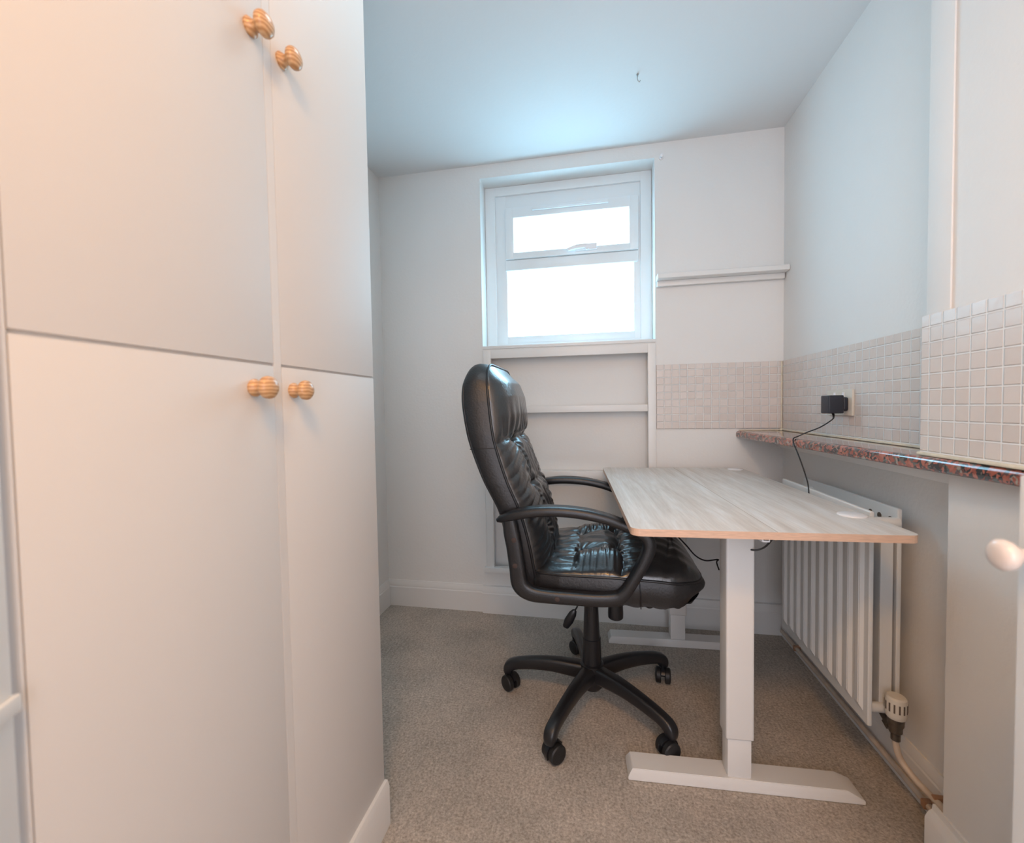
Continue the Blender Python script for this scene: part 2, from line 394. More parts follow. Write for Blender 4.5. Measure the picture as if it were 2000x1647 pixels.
# hollow the reveal edge: bevelled plaster bead
sx0, sx1, sz0, sz1 = -.430, .226, 1.784, 2.044
b = BM(); frame(b, sx0, sx1, sz0, sz1, .045, FY - .006, FY + .05, .008, .034, .055)
sash = obj('window_sash', b, M_upvc, win, smooth=35)
b = BM(); box(b, sx0 + .04, sx1 - .04, FY + .022, FY + .03, sz0 + .02, sz1 - .05)
obj('frosted_glass_pane', b, M_pane, sash)
b = BM(); box(b, -.428, .224, FY + .022, FY + .03, 1.385, 1.735)
obj('frosted_glass_pane', b, M_pane, win)
b = BM()
box(b, -.075, .028, FY - .018, FY - .0055, 1.797, 1.828, .004)
sweep_xz(b, [(-.02, 1.812, .022, .014), (-.05, 1.812, .020, .015), (-.085, 1.808, .018, .015), (-.112, 1.800, .014, .013)], FY - .028, 4, 12)
cyl(b, (-.02, FY - .03, 1.806), (-.02, FY - .01, 1.806), .011)
obj('window_handle', b, M_whiteplas, sash, smooth=40)
b = BM(); box(b, -.29, .085, FY - .016, FY - .0055, 2.015, 2.034, .004)
box(b, -.255, .05, FY - .0185, FY - .0155, 2.021, 2.026, .001)
obj('trickle_vent', b, M_upvc, win, smooth=40)
# plaster bead around the opening + sill board
b = BM(); box(b, WX0 + .0002, WX1 - .0002, YB - .006, FY + .01, WZ0 - .012, WZ0 + .0025, .002)
obj('window_sill', b, M_trim, win, smooth=35)

# ------------------------------------------------------------------ alcove shelves under the window
al = thing('alcove_shelving', 'white painted built-in shelving recessed under the window, behind the chair', 'shelving', (-.12, YB, .205))
b = BM()
y0 = YB - .014
box(b, WX0 + .004, WX0 + .042, y0, YB + .012, .232, 1.312, .0015); box(b, .252, WX1 - .001, y0, YB + .012, .232, 1.312, .0015)
box(b, WX0 + .042, .252, y0 + .0005, YB + .012, 1.272, 1.3118, .0015)
box(b, WX0 - .006, WX1, y0 - .012, YB + .01, .206, .232, .003)
obj('face_frame', b, M_trim, al, smooth=40)
b = BM(); box(b, WX0 + .002, WX1 - .002, YB + .06, YB + .075, .21, 1.310); obj('back_panel', b, M_wall, al)
for k, (za, zb) in enumerate(((1.002, 1.034), (.672, .715))):
    b = BM(); box(b, WX0 + .036, .2518, YB - .004 if k == 0 else YB - .001, YB + .0598, za, zb, .002); obj('shelf', b, M_trim, al, smooth=40)

# ------------------------------------------------------------------ wall shelf to the right of the window
b = BM()
prof = [(0, .004), (.058, .004), (.062, .006), (.062, .024), (.058, .028), (.0, .028), (0, .004)][:-1]
extrude_profile(b, prof, (WX1 + .004, YB - .0005, 1.588), (0, -1, 0), (0, 0, 1), (XR - .002 - WX1 - .004, 0, 0))
box(b, WX1 + .006, XR - .004, YB - .022, YB - .0005, 1.568, 1.592, .003)
o = obj('wall_shelf', b, M_trim, smooth=30)
tag(o, 'narrow white wall shelf fixed in the corner to the right of the window', 'shelf')

# ------------------------------------------------------------------ tiles
TZ0, TZ1 = .911, 1.2145
b = BM()
box(b, WX1 + .003, XR - .0005, YB - .007, YB - .0005, .9195, TZ1, .002)
box(b, XR - .007, XR - .0005, 1.105, YB - .0072, TZ0, TZ1, .002)
o = obj('tile_splashback', b, M_tile); tag(o, 'beige mosaic tile splashback in the far corner, with the socket on it', 'tiles')
b = BM(); box(b, .7198, .7315, -.6, 1.106, TZ0, 1.2165, .002)
o = obj('tile_splashback', b, M_tile); tag(o, 'beige mosaic tile splashback on the projecting near wall, cut off by the frame', 'tiles')
b = BM()
box(b, .712, .7195, .56, 1.105, .9095, .9165, .0025); box(b, XR - .014, XR - .0072, 1.106, YB - .008, .9095, .9155, .0025)
box(b, .64, XR - .0145, YB - .013, YB - .0073, .9095, .914, .002)
tube(b, [(XR - .011, YB - .011, .92), (XR - .0105, YB - .0105, TZ1 - .002)], .003, 8, 1)
lathe(b, (XR - .015, YB - .016, .910), (0, 0, 1), [(0, .009), (.005, .009), (.009, .004)], 10)
o = struct('trim_2', b, M_caulk, 'yellowed sealant bead between worktop and tiles', smooth=40)

# ------------------------------------------------------------------ worktop
b = BM()
ZT, TT = .9090, .030
def wt_front(y): return .712 + (.634 - .712) * (y - .90) / (2.03 - .90)
prof = []
for k in range(7):
    a = PI / 2 * k / 6; prof.append((.012 - .012 * math.sin(a), ZT - .012 + .012 * math.cos(a)))
for k in range(5):
    a = PI / 2 * k / 4; prof.append((.006 - .006 * math.cos(a), ZT - TT + .006 - .006 * math.sin(a)))
rings = []
for y in (.50, YB - .001):
    f = wt_front(y)
    row = [b.verts.new((f + u, y, z)) for u, z in prof]
    xb = XR - .001 if y > 1.2 else XR - .001
    row += [b.verts.new((xb, y, ZT - TT)), b.verts.new((xb, y, ZT))]
    rings.append(row)
n = len(rings[0])
for i in range(n): b.faces.new((rings[0][i], rings[0][(i + 1) % n], rings[1][(i + 1) % n], rings[1][i]))
b.faces.new(rings[0]); b.faces.new(rings[1][::-1])
# notch around the pier: the slab is thin there, cut it
o = obj('worktop', b, M_granite, smooth=30)
tag(o, 'narrow glossy red and black granite-effect worktop along the right wall', 'worktop')
b = BM(); box(b, XR - .04, XR - .0005, 1.108, YB - .03, .842, .8785, .002)
o = obj('worktop_batten', b, M_trim, smooth=40); tag(o, 'white wooden batten under the rear edge of the worktop', 'batten')

# ------------------------------------------------------------------ wardrobe
XW = -.5165; YW0, YW1 = .291, .946
wd = thing('wardrobe', 'tall white built-in wardrobe with turned pine knobs, left of the chair', 'wardrobe', (XW - .27, (YW0 + YW1) / 2, 0))
b = BM()
yS0, yS1 = .6205, .6370; ZG0, ZG1 = 1.1045, 1.1090; ZB = .112
box(b, XL + .001, XW - .0052, YW0, YW1 - .0, .0, ZC - .0005)          # body
box(b, XW - .0053, XW, YW0, YW0 + .002, ZB, ZC - .0006)
obj('carcass', b, M_ward, wd)
b = BM(); box(b, XW - .0052, XW, yS0, yS1, ZB, ZC - .0007, .0005); obj('stile', b, M_ward, wd)
def knob(bm, p, axis, s=1, blob=False):
    pr = [(0, .0125), (.002, .0135), (.004, .0135), (.006, .0115), (.010, .0085), (.013, .0082), (.016, .0095), (.019, .0140), (.022, .0168), (.026, .0175), (.030, .0165), (.0335, .0130), (.0355, .0075), (.036, .002)]
    lathe(bm, p, axis, [(h * s, r * s) for h, r in pr], 28)
for (ya, yb, za, zb, ky, kz, sc) in ((YW0 + .0035, yS0 - .0007, ZG1, ZC - .002, .593, 1.625, 1.08), (yS1 + .0007, YW1 - .0012, ZG1, ZC - .002, .661, 1.627, 1.04),
                            (YW0 + .0035, yS0 - .0007, ZB, ZG0, .576, 1.067, 1.08), (yS1 + .0007, YW1 - .0012, ZB, ZG0, .664, 1.066, 1.04)):
    b = BM(); box(b, XW - .0051, XW, ya, yb, za, zb, .0005)
    d = obj('door', b, M_ward, wd, smooth=40)
    b = BM(); knob(b, (XW - .0003, ky, kz), (1, 0, 0), sc * .95)
    k = obj('knob', b, M_pine, d, smooth=35); k['label'] = 'turned pine knob'
b = BM(); extrude_profile(b, [(0, 0), (.0125, 0), (.0125, .098), (.010, .105), (.008, .112), (0, .112)], (XW - .0004, YW0, 0), (1, 0, 0), (0, 0, 1), (0, YW1 + .002 - YW0, 0))
obj('plinth', b, M_trim, wd, smooth=25)

# panelled door leaf standing open beside the wardrobe (left margin)
b = BM(); dr = Vector((-.43, .90, 0)).normalized(); nn = Vector((dr.y, -dr.x, 0))
P0 = Vector((-.5135, .283, .006)); L = .74
dbase = bpy.data.objects.new('door_1', None); C.objects.link(dbase); dbase.location = P0; dbase['kind'] = 'structure'; dbase['label'] = 'white panelled door leaf at the left margin'
mt = Matrix((( -dr.x, nn.x, 0), (-dr.y, nn.y, 0), (0, 0, 1))).to_4x4()
def dbox(bm, *a, **k): 
    vs = box(bm, *a, **k); return vs
b = BM(); dbox(b, 0, L, -.036, 0, 0, 1.98, .002); bmesh.ops.transform(b, matrix=mt, verts=b.verts[:])
obj('door_leaf', b, M_trim, dbase, local=True, smooth=40)
for za, zb in ((.08, .775),):
    b = BM()
    for xa, xb in ((-.0, .34), (.40, .70)):
        xa = max(xa, .0)
        frame_t = .016
        box(b, xa, xb, .0, .007, zb - frame_t, zb, .003); box(b, xa, xb, 0, .007, za, za + frame_t, .003)
        box(b, xb - frame_t, xb, 0, .007, za, zb, .003)
    bmesh.ops.transform(b, matrix=mt, verts=b.verts[:])
    obj('panel_moulding', b, M_trim, dbase, local=True, smooth=40)

# ------------------------------------------------------------------ cupboard at the right margin
cb = thing('cupboard', 'white cupboard with a round painted knob at the right edge of the photo', 'cupboard', (.6, .2, 0))
b = BM(); box(b, .490, .7185, -.35, .570, 0, .93, .002); obj('carcass', b, M_trim, cb, smooth=40)
b = BM(); box(b, .470, .4888, -.02, .5735, .02, .945, .003)
d = obj('door', b, M_trim, cb, smooth=40)
b = BM()
lathe(b, (.4705, .548, .861), (-1, 0, 0), [(h * .92, r * .84) for h, r in [(0, .015), (.004, .0155), (.008, .012), (.014, .0085), (.020, .0088), (.026, .0125), (.031, .0180), (.036, .0200), (.040, .0198), (.044, .0165), (.046, .010), (.0465, .003)]], 32)
k = obj('knob', b, M_paintknob, d, smooth=40); k['label'] = 'pale pink-white round knob'

# ------------------------------------------------------------------ radiator
rd = thing('radiator', 'white double panel radiator on the right wall below the worktop', 'radiator', (.745, 1.49, .19))
RZ0, RZ1 = .190, .750
def rad_panel(x, y0, y1, sgn, name):
    """ribbed sheet with thickness; ribs stand out towards sgn*x"""
    bm = BM(); n = int((y1 - y0 - .02) / .048); pitch = (y1 - y0 - .02) / n
    xs = sorted((x, x - sgn * .011)); box(bm, xs[0], xs[1], y0, y1, RZ0, RZ1, .0045, seg=3)
    for i in range(n):
        a = y0 + .01 + (i + .5) * pitch; w0, w1 = pitch * .32, pitch * .17
        lo = [(x - sgn * .001, a - w0, RZ0 + .026), (x - sgn * .001, a + w0, RZ0 + .026), (x - sgn * .001, a + w0, RZ1 - .028), (x - sgn * .001, a - w0, RZ1 - .028)]
        hi = [(x + sgn * .009, a - w1, RZ0 + .044), (x + sgn * .009, a + w1, RZ0 + .044), (x + sgn * .009, a + w1, RZ1 - .046), (x + sgn * .009, a - w1, RZ1 - .046)]
        A = [bm.verts.new(p) for p in lo]; B_ = [bm.verts.new(p) for p in hi]
        bm.faces.new(A); top_ = bm.faces.new(B_)
        for k in range(4): bm.faces.new((A[k], A[(k + 1) % 4], B_[(k + 1) % 4], B_[k]))
        bmesh.ops.bevel(bm, geom=list(top_.edges), offset=.002, segments=2, affect='EDGES')
    return obj(name, bm, M_rad, rd, smooth=35)
rad_panel(.690, 1.224, 1.735, -1, 'front_panel')
rad_panel(.786, 1.262, 1.772, 1, 'rear_panel')
b = BM()
for i in range(34):
    y = 1.285 + i * .0125
    box(b, .703, .717, y, y + .0015, RZ0 + .05, RZ1 - .05); box(b, .7405, .772, y, y + .0015, RZ0 + .05, RZ1 - .05)
obj('convector_fins', b, M_fin, rd)
b = BM(); 
box(b, .738, .767, 1.2635, 1.267, RZ0 + .025, RZ1 - .035, .001); box(b, .738, .740, 1.267, 1.70, RZ0 + .025, RZ1 - .035)
obj('side_baffle', b, M_rad, rd)
for z in (RZ0 + .03, RZ1 - .035):
    for yh in (1.262, 1.70):
        b = BM(); cyl(b, (.702, yh, z), (.776, yh, z), .013); obj('header_tube', b, M_rad, rd, smooth=40)
for i, y in enumerate((1.290, 1.334, 1.372)):
    b = BM(); cyl(b, (.7742, y, .716), (.7752, y, .716), .0085, n=20); obj('punched_hole', b, M_slot, rd)
for y in (1.36, 1.66):
    b = BM(); box(b, .787, XR - .0005, y, y + .03, RZ0 + .08, RZ1 - .08, .001); obj('wall_bracket', b, M_rad, rd)
# thermostatic valve
b = BM()
VX, VY = .752, 1.222
lathe(b, (VX, VY, .165), (0, 0, 1), [(0, .010), (.018, .010), (.022, .014), (.034, .014), (.040, .017), (.060, .018)], 12)
cyl(b, (VX, VY + .004, .180), (VX, VY + .05, .200), .009, .009, 12); cyl(b, (VX, VY + .018, .187), (VX, VY + .030, .192), .0145, .0145, 6)
v = obj('valve_body', b, M_brass, rd, smooth=35)
b = BM(); lathe(b, (VX, VY, .224), (0, 0, 1), [(0, .019), (.003, .021), (.010, .0225), (.046, .0225), (.052, .0215), (.0555, .018), (.0565, .004)], 28)
h = obj('valve_head', b, M_cream, v, smooth=35)
b = BM()
for i in range(14):
    a = 2 * PI * i / 14; c, s = math.cos(a), math.sin(a)
    rot = Matrix.Translation((VX + c * .0222, VY + s * .0222, .255)) @ Matrix.Rotation(a, 4, 'Z')
    box(b, -.0008, .0008, -.0017, .0017, -.011, .011, rot=rot)
obj('head_slot', b, M_slot, v)

# pipes
b = BM(); tube(b, [(.795, 1.03, .040), (.797, 1.3, .040), (.797, 1.6, .040), (.797, 1.93, .040), (.797, 2.00, .040)], .0075, 12, 4)
p = obj('heating_pipe', b, M_pipe, smooth=60); tag(p, 'lower painted heating pipe running along the skirting under the radiator', 'pipe', 'heating pipes under the radiator')
for y in (1.175, 1.86):
    b = BM(); box(b, .786, XR - .013, y, y + .014, .030, .050, .003); obj('pipe_clip', b, M_copper, p, smooth=40)
b = BM(); tube(b, [(VX, VY, .168), (VX + .001, VY - .001, .150), (VX + .008, VY - .008, .118), (.774, VY - .040, .094), (.786, VY - .085, .086), (.790, 1.07, .084)], .0075, 12, 6)
p = obj('heating_pipe', b, M_pipe, smooth=60); tag(p, 'upper painted heating pipe bending up into the radiator valve', 'pipe', 'heating pipes under the radiator')
b = BM(); box(b, .780, XR - .013, 1.135, 1.148, .076, .096, .003); obj('pipe_clip', b, M_copper, p, smooth=40)

# ------------------------------------------------------------------ socket + adapter
b = BM(); box(b, .8085, XR - .0075, 1.53, 1.676, .985, 1.071, .003)
so = obj('power_socket', b, M_cream, smooth=40); tag(so, 'cream plastic wall socket on the tiles above the worktop', 'socket')
for ys in (1.57, 1.62):
    b = BM(); box(b, .8062, .8086, ys, ys + .012, 1.046, 1.062, .001); obj('rocker_switch', b, M_whiteplas, so, smooth=40)
ad = thing('power_adapter', 'black plug-in power adapter with a thin cable, in the wall socket', 'adapter', (.79, 1.56, .995))
b = BM(); box(b, .748, .792, 1.540, 1.590, .993, 1.052, .004, seg=3); box(b, .790, .8083, 1.545, 1.585, 1.000, 1.046, .008, seg=3)
obj('housing', b, M_adapter, ad, smooth=40)
b = BM()
tube(b, [(.770, 1.56, .994), (.766, 1.548, .984), (.752, 1.528, .974), (.732, 1.556, .949), (.706, 1.586, .930), (.683, 1.596, .916), (.6655, 1.588, .909), (.6605, 1.574, .893), (.6605, 1.553, .872), (.661, 1.525, .840), (.669, 1.510, .795), (.6735, 1.502, .760), (.6738, 1.497, .70), (.6738, 1.49, .60)],
     [.004, .0028, .002, .002, .002, .002, .002, .002, .002, .002, .002, .002, .002, .002], 8, 5)
obj('cable', b, M_cable, ad, smooth=60)

# ------------------------------------------------------------------ desk
DH = .744; DC = (.364, 1.526)
dk = thing('standing_desk', 'light oak topped desk on white metal column legs', 'desk', (DC[0], DC[1], 0), math.radians(2.4))
def rrect(x0, x1, y0, y1, r, n=6):
    pts = []
    for cx, cy, a0 in ((x1 - r, y1 - r, 0), (x0 + r, y1 - r, 90), (x0 + r, y0 + r, 180), (x1 - r, y0 + r, 270)):
        for k in range(n + 1):
            a = math.radians(a0 + 90 * k / n); pts.append((cx + r * math.cos(a), cy + r * math.sin(a)))
    return pts
hx, hy = .300, .502
b = BM()
prism(b, rrect(-hx, hx, -hy, hy, .022), DH - .017, DH, 0)
for f in b.faces:
    f.material_index = 1 if abs(f.normal.z) < .5 else 0
b.normal_update()
for f in b.faces: f.material_index = 1 if abs(f.normal.z) < .5 else 0
top = obj('tabletop', b, None, dk, local=True, mats=[M_oak, M_edge])
b = BM(); box(b, .0140, .0152, -hy + .0005, hy - .0005, DH - .001, DH + .0002); obj('top_seam', b, mat('seam_dark', (.36, .29, .22), .6), top, local=True)
for yy in (-.332, .545 - .06 - .03):
    b = BM(); lathe(b, (.262, yy, DH), (0, 0, 1), [(0, .031), (.002, .031), (.0035, .028), (.004, .008)], 32)
    g = obj('cable_grommet', b, M_whiteplas, dk, smooth=30, local=True); g['label'] = 'round white grommet cap'
b = BM(); box(b, -.16, .16, -.44, .44, DH - .0535, DH - .0530); b.free()
for xx in (-.05, .03):
    b = BM(); box(b, xx, xx + .025, -.31, .36, DH - .06, DH - .0175, .002); obj('crossbar', b, M_desk_leg, dk, local=True, smooth=40)
for ly in (-.305, .378):
    b = BM(); box(b, -.037, .033, ly - .03, ly + .025, .135, DH - .0172, .006, seg=3); box(b, -.24, .24, ly - .022, ly + .018, DH - .034, DH - .0172, .002)
    lg = obj('leg_column', b, M_desk_leg, dk, local=True, smooth=40)
    b = BM(); box(b, -.0325, .0285, ly - .025, ly + .02, .029, .136, .005); obj('inner_tube', b, M_desk_leg, lg, local=True, smooth=40)
    b = BM()
    cyl(b, (-.012, ly - .0305, DH - .024), (-.012, ly - .0295, DH - .024), .0045); obj('screw', b, M_slot, lg, local=True); b = BM(); cyl(b, (-.052, ly - .0225, DH - .024), (-.052, ly - .0215, DH - .024), .0045)
    obj('screw', b, M_slot, lg, local=True)
    b = BM()   # foot: bevelled bar with sloping ends
    L1, R1 = -.292, .296; T = .030; yo = .036
    lo = [(L1, ly - yo), (R1, ly - yo), (R1, ly + yo), (L1, ly + yo)]
    mid = lo
    hi = [(L1 + .012, ly - yo + .006), (R1 - .040, ly - yo + .006), (R1 - .040, ly + yo - .006), (L1 + .012, ly + yo - .006)]
    rows = [[b.verts.new((x, y, z)) for x, y in pp] for pp, z in ((lo, .001), (lo, .011), (hi, T))]
    for A, B_ in zip(rows, rows[1:]):
        for i in range(4): b.faces.new((A[i], A[(i + 1) % 4], B_[(i + 1) % 4], B_[i]))
    b.faces.new(rows[0][::-1]); b.faces.new(rows[-1])
    bmesh.ops.bevel(b, geom=b.edges[:], offset=.0012, segments=2, affect='EDGES')
    obj('foot', b, M_desk_leg, dk, local=True, smooth=40)
b = BM(); box(b, -.006, .012, -.472, -.40, DH - .033, DH - .0172, .003); cbx = obj('control_box', b, M_whiteplas, dk, local=True, smooth=40)
b = BM(); box(b, -.003, .009, -.4732, -.4718, DH - .028, DH - .023, .001); obj('button_row', b, M_slot, cbx, local=True)
b = BM()
tube(b, [(.036, -.44, .7268), (.035, -.42, .70), (.032, -.38, .668), (.022, -.33, .648), (-.02, -.27, .648)], .0024, 8)
obj('cable', b, M_cable, dk, local=True, smooth=60); b = BM()
tube(b, [(-.117, -.43, .7265), (-.118, -.30, .690), (-.115, -.15, .632), (-.105, -.03, .588), (-.10, .08, .578)], .0032, 8)
obj('cable', b, M_cable, dk, local=True, smooth=60); b = BM()
tube(b, [(-.08, .03, .575), (-.04, .06, .530), (0, .09, .483), (.04, .11, .460), (.085, .12, .462), (.082, .125, .45), (.092, .13, .42)], .0026, 8)
obj('cable', b, M_cable, dk, local=True, smooth=60); b = BM()
tube(b, [(.100, .13, .335), (.112, .13, .327), (.118, .13, .310), (.112, .13, .297), (.103, .13, .305)], .0026, 8)
obj('cable', b, M_cable, dk, local=True, smooth=60)

# ------------------------------------------------------------------ office chair
CX, CY = -.012, 1.478
ch = thing('office_chair', 'black leather high-back office chair with padded tufted seat, at the desk', 'chair', (CX, CY, 0))
# --- backrest
RE = [(.44, -.232), (.52, -.247), (.60, -.262), (.714, -.286), (.807, -.334), (.88, -.362), (.932, -.379), (1.0, -.393), (1.06, -.401), (1.12, -.400), (1.17, -.385)]
SE = [(.44, -.166), (.53, -.180), (.60, -.190), (.66, -.203), (.732, -.224), (.80, -.254), (.87, -.277), (.932, -.295), (1.0, -.305), (1.06, -.312), (1.12, -.319), (1.17, -.325)]
def smoothtab(tab):
    def f(z):
        s = 0; wt = 0
        for k in range(-4, 5):
            g = math.exp(-(k / 2.2) ** 2); s += g * lerp(tab, z + k * .012); wt += g
        return s / wt
    return f
xr_, xs_ = smoothtab(RE), smoothtab(SE)
ZTOP, ZBOT = 1.168, .475
def bw(z):  # half width
    return lerp([(.45, .205), (.60, .222), (.80, .236), (.95, .236), (1.05, .226), (1.17, .205)], z)
rows = []   # (z, half width)
rc = .085
z = ZBOT
while z < ZTOP - rc: rows.append((z, bw(z))); z += .0045
for k in range(17):
    a = PI / 2 * k / 16; zz = ZTOP - rc + rc * math.sin(a); rows.append((zz, bw(zz) - rc + rc * math.cos(a)))
tufts = [(u, zz) for zz in (.925, .775, .630) for u in (-.36, .36)]
BCR = [(.50 + i * .0235 + .006 * math.sin(i * 2.3), -.10 + .04 * math.sin(i * 1.7), .0055 + .003 * math.sin(i * 3.1)) for i in range(18)]
def back_h(u, z, W):
    """height of the cushion in front of the seam (metres), u in -1..1"""
    au = abs(u)
    env = max(0, 1 - au ** 3.2) ** .55
    ez = min(1, max(0, (ZTOP - z) / .06)) ** .5 * min(1, max(0, (z - ZBOT) / .05)) ** .5
    B = lerp([(.47, .045), (.60, .062), (.75, .060), (.86, .055), (.93, .050), (1.0, .066), (1.06, .066), (1.12, .050), (1.17, .02)], z)
    h = B * env * ez
    y = u * .235
    e2 = env * ez
    if e2 < .02: return h
    # horizontal crease below the headrest, sagging between the tufts
    zc = .925 + .006 * math.cos(u * 9)
    h -= .021 * math.exp(-abs(z - zc) / .011) * e2
    h -= .010 * math.exp(-((z - .775) / .009) ** 2) * math.exp(-(max(0, au - .36) / .2) ** 2) * e2 * .6
    # longitudinal creases
    if z < .94:
        k = min(1, (.94 - z) / .02)
        h -= .013 * math.exp(-abs(au - .36 - .02 * math.sin(z * 22)) * .235 / .007) * k * e2
        h -= .004 * math.exp(-abs(au) * .235 / .006) * k * e2
        # side bolster wrinkles, diagonal
        s = min(1, max(0, (au - .42) / .12)); ph = z * 210 + (au - .4) * 26 + 1.8 * math.sin(z * 37 + u * 3)
        for zi, sl, am in BCR:
            h -= am * math.exp(-abs(z - zi - sl * (au - .5)) / .0036) * s * k * e2
        h += .0020 * math.sin(ph) * s * k * e2
        c = math.exp(-((au - .36) / .10) ** 2)
        h += .0030 * math.sin(z * 330 + 2.0 * math.sin(z * 50)) * c * k * e2
        h += .0022 * math.sin(u * 34 + 4 * math.sin(z * 17)) * (1 - s) * k * e2
    else:
        d = (z - .925)
        h += .0058 * math.sin(u * 31 + 1.6 * math.sin(u * 7)) * math.exp(-(d / .075) ** 2) * e2
    for (tu, tz) in tufts:
        dy = (u - tu) * .235; dz = z - tz; d = math.hypot(dy, dz); th = math.atan2(dz, dy)
        h -= .026 * math.exp(-d / .020) * e2
        h += .0058 * math.sin(th * 9 + tz * 20) * math.exp(-d / .045) * (1 - math.exp(-d / .010)) * e2
    return h
bm = BM(); NU = 96; grid = []
for z, W in rows:
    # finer rows come from subdividing below
    row = []
    for k in range(NU + 1):
        u = -1 + 2 * k / NU; u = math.copysign(1 - (1 - abs(u)) ** 1.25, u)
        row.append(bm.verts.new((xs_(z) + back_h(u, z, W), CY + u * W, z + .10 * back_h(u, z, W))))
    grid.append(row)
for A, B_ in zip(grid, grid[1:]):
    for k in range(NU): bm.faces.new((A[k], A[k + 1], B_[k + 1], B_[k]))
fc = obj('backrest_cushion', bm, M_leath, ch, smooth=80)
md = fc.modifiers.new('sub', 'SUBSURF'); md.levels = 1; md.render_levels = 1
# shell: side boxing + rear
bm = BM(); rings = []
outline = [(-W, z) for z, W in rows] + [(W, z) for z, W in rows[::-1]]
def shell_pt(y, z, t, ins):
    f = 1 - ins / .23
    zz = z if z < 1.0 else z - ins * min(1, (z - 1.0) / .15)
    s_, r_ = xs_(z), xr_(z)
    puff = .006 * math.sin(PI * min(1, max(0, t)))
    sgn = 1 if y >= 0 else -1
    return Vector((s_ + (r_ - s_) * t, CY + y * f + sgn * puff, zz + (puff if z > 1.1 else 0)))
for t, ins in ((0, 0), (.08, 0), (.25, 0), (.5, 0), (.75, .001), (.90, .004), (.97, .010), (1.0, .022)):
    rings.append([bm.verts.new(shell_pt(y, z, t, ins)) for y, z in outline])
no = len(outline)
for A, B_ in zip(rings, rings[1:]):
    for i in range(no): bm.faces.new((A[i], A[(i + 1) % no], B_[(i + 1) % no], B_[i]))
last = rings[-1]
for i in range(no // 2 - 1): bm.faces.new((last[i], last[i + 1], last[no - 2 - i], last[no - 1 - i]))
obj('backrest_shell', bm, M_leath_side, ch, smooth=60)
bm = BM()
pts = [(xs_(z) + .0015, CY + y * 1.004, z + (.001 if z > 1.1 else 0)) for y, z in outline[::2]]
tube(bm, pts, .0042, 8, 1)
pts = [(xr_(z) + .010, CY + y * .985, z - (.010 if z > 1.1 else 0)) for y, z in outline[::2]]
tube(bm, pts, .003, 8, 1)
zz = .905
tube(bm, [(xr_(zz) + .004, CY - bw(zz) - .002, zz), (xr_(zz) * .5 + xs_(zz) * .5, CY - bw(zz) - .0062, zz + .002), (xs_(zz), CY - bw(zz) - .001, zz + .004)], .0015, 6)
obj('backrest_piping', bm, M_pipe_seam, ch, smooth=70)
# --- seat
SX0, SX1 = -.188, .314
def seat_w(x):   # half width with rounded front corners
    w_ = lerp([(-.19, .215), (-.1, .236), (.05, .246), (.22, .246), (.35, .235)], x)
    r = .115
    if x > SX1 - r:
        d = (x - (SX1 - r)) / r; w_ = w_ - r + r * math.sqrt(max(0, 1 - d * d))
    r = .03
    if x < SX0 + r:
        d = ((SX0 + r) - x) / r; w_ = w_ - r + r * math.sqrt(max(0, 1 - d * d))
    return w_
def seat_seam(x): return lerp([(-.19, .530), (.05, .537), (.18, .533), (.26, .526), (.35, .508)], x)
stufts = [(x, v) for x in (-.045, .072) for v in (-.38, .38)]
SCR = [(-.056, .02, .006), (-.043, -.015, .008), (-.031, .03, .006), (-.020, 0, .009), (-.006, -.02, .007), (.004, .02, .008), (.019, .01, .006), (.029, -.03, .009), (.045, .015, .007), (.058, -.01, .007)]
def seat_h(x, v):
    av = abs(v); env = max(0, 1 - av ** 3.0) ** .5
    ex = min(1, max(0, (SX1 - x) / .075)) ** .5 * min(1, max(0, (x - SX0) / .04)) ** .5
    B = lerp([(-.19, .020), (-.1, .030), (-.03, .040), (.03, .050), (.07, .046), (.14, .058), (.20, .060), (.28, .060), (.35, .05)], x)
    h = B * env * ex; e2 = min(1, env * ex * 1.1)
    if e2 < .02: return h
    inn = min(1, max(0, (x + .065) / .02)) * min(1, max(0, (.085 - x) / .012))   # pleated middle section
    h -= .018 * math.exp(-abs(x - .074 - .006 * math.cos(v * 8)) / .007) * e2
    h -= .007 * math.exp(-abs(x + .055 + .03 * (av - .38)) / .008) * e2 * (1 if av < .45 else .6)
    h -= .015 * math.exp(-abs(av - .38) * .245 / .007) * inn * e2
    c = min(1, max(0, (av - .40) / .07)) * inn
    h += .016 * c * e2 * math.sin(min(1, max(0, (av - .40) / .5)) * PI)
    if c > 0:
        for xi, sl, am in SCR:
            h -= am * math.exp(-abs(x - xi - sl * (av - .6) * (1 if v > 0 else -.8)) / .0032) * c * e2 * (.35 + .65 * math.exp(-((av - .5) / .22) ** 2))
    h += .0018 * math.sin(v * 22 + 5 * x * 10) * (1 - c) * e2
    # front panel folds
    if x > .08:
        k = math.exp(-((x - .085) / .05) ** 2)
        h += .0035 * math.sin(v * 42 + x * 30) * k * e2
        h -= .007 * math.exp(-abs(x - .215 - .02 * math.cos(v * 3)) / .009) * e2
    else:
        k = math.exp(-((x + .07) / .035) ** 2) * (1 if x < -.055 else 0)
        h += .0030 * math.sin(v * 46 + 2 * math.sin(v * 5)) * k * e2
    for tx, tv in stufts:
        dx = x - tx; dy = (v - tv) * .245; d = math.hypot(dx, dy); th = math.atan2(dy, dx)
        h -= .014 * math.exp(-d / .015) * e2
        h += .0035 * math.sin(th * 10) * math.exp(-d / .035) * (1 - math.exp(-d / .010)) * e2
    return h
bm = BM(); grid = []; xs = []
NX = 150
for i in range(NX + 1):
    t = i / NX; xs.append(SX0 + (SX1 - SX0) * (math.sin((t - .5) * PI) * .5 + .5) * .35 + (SX1 - SX0) * t * .65)
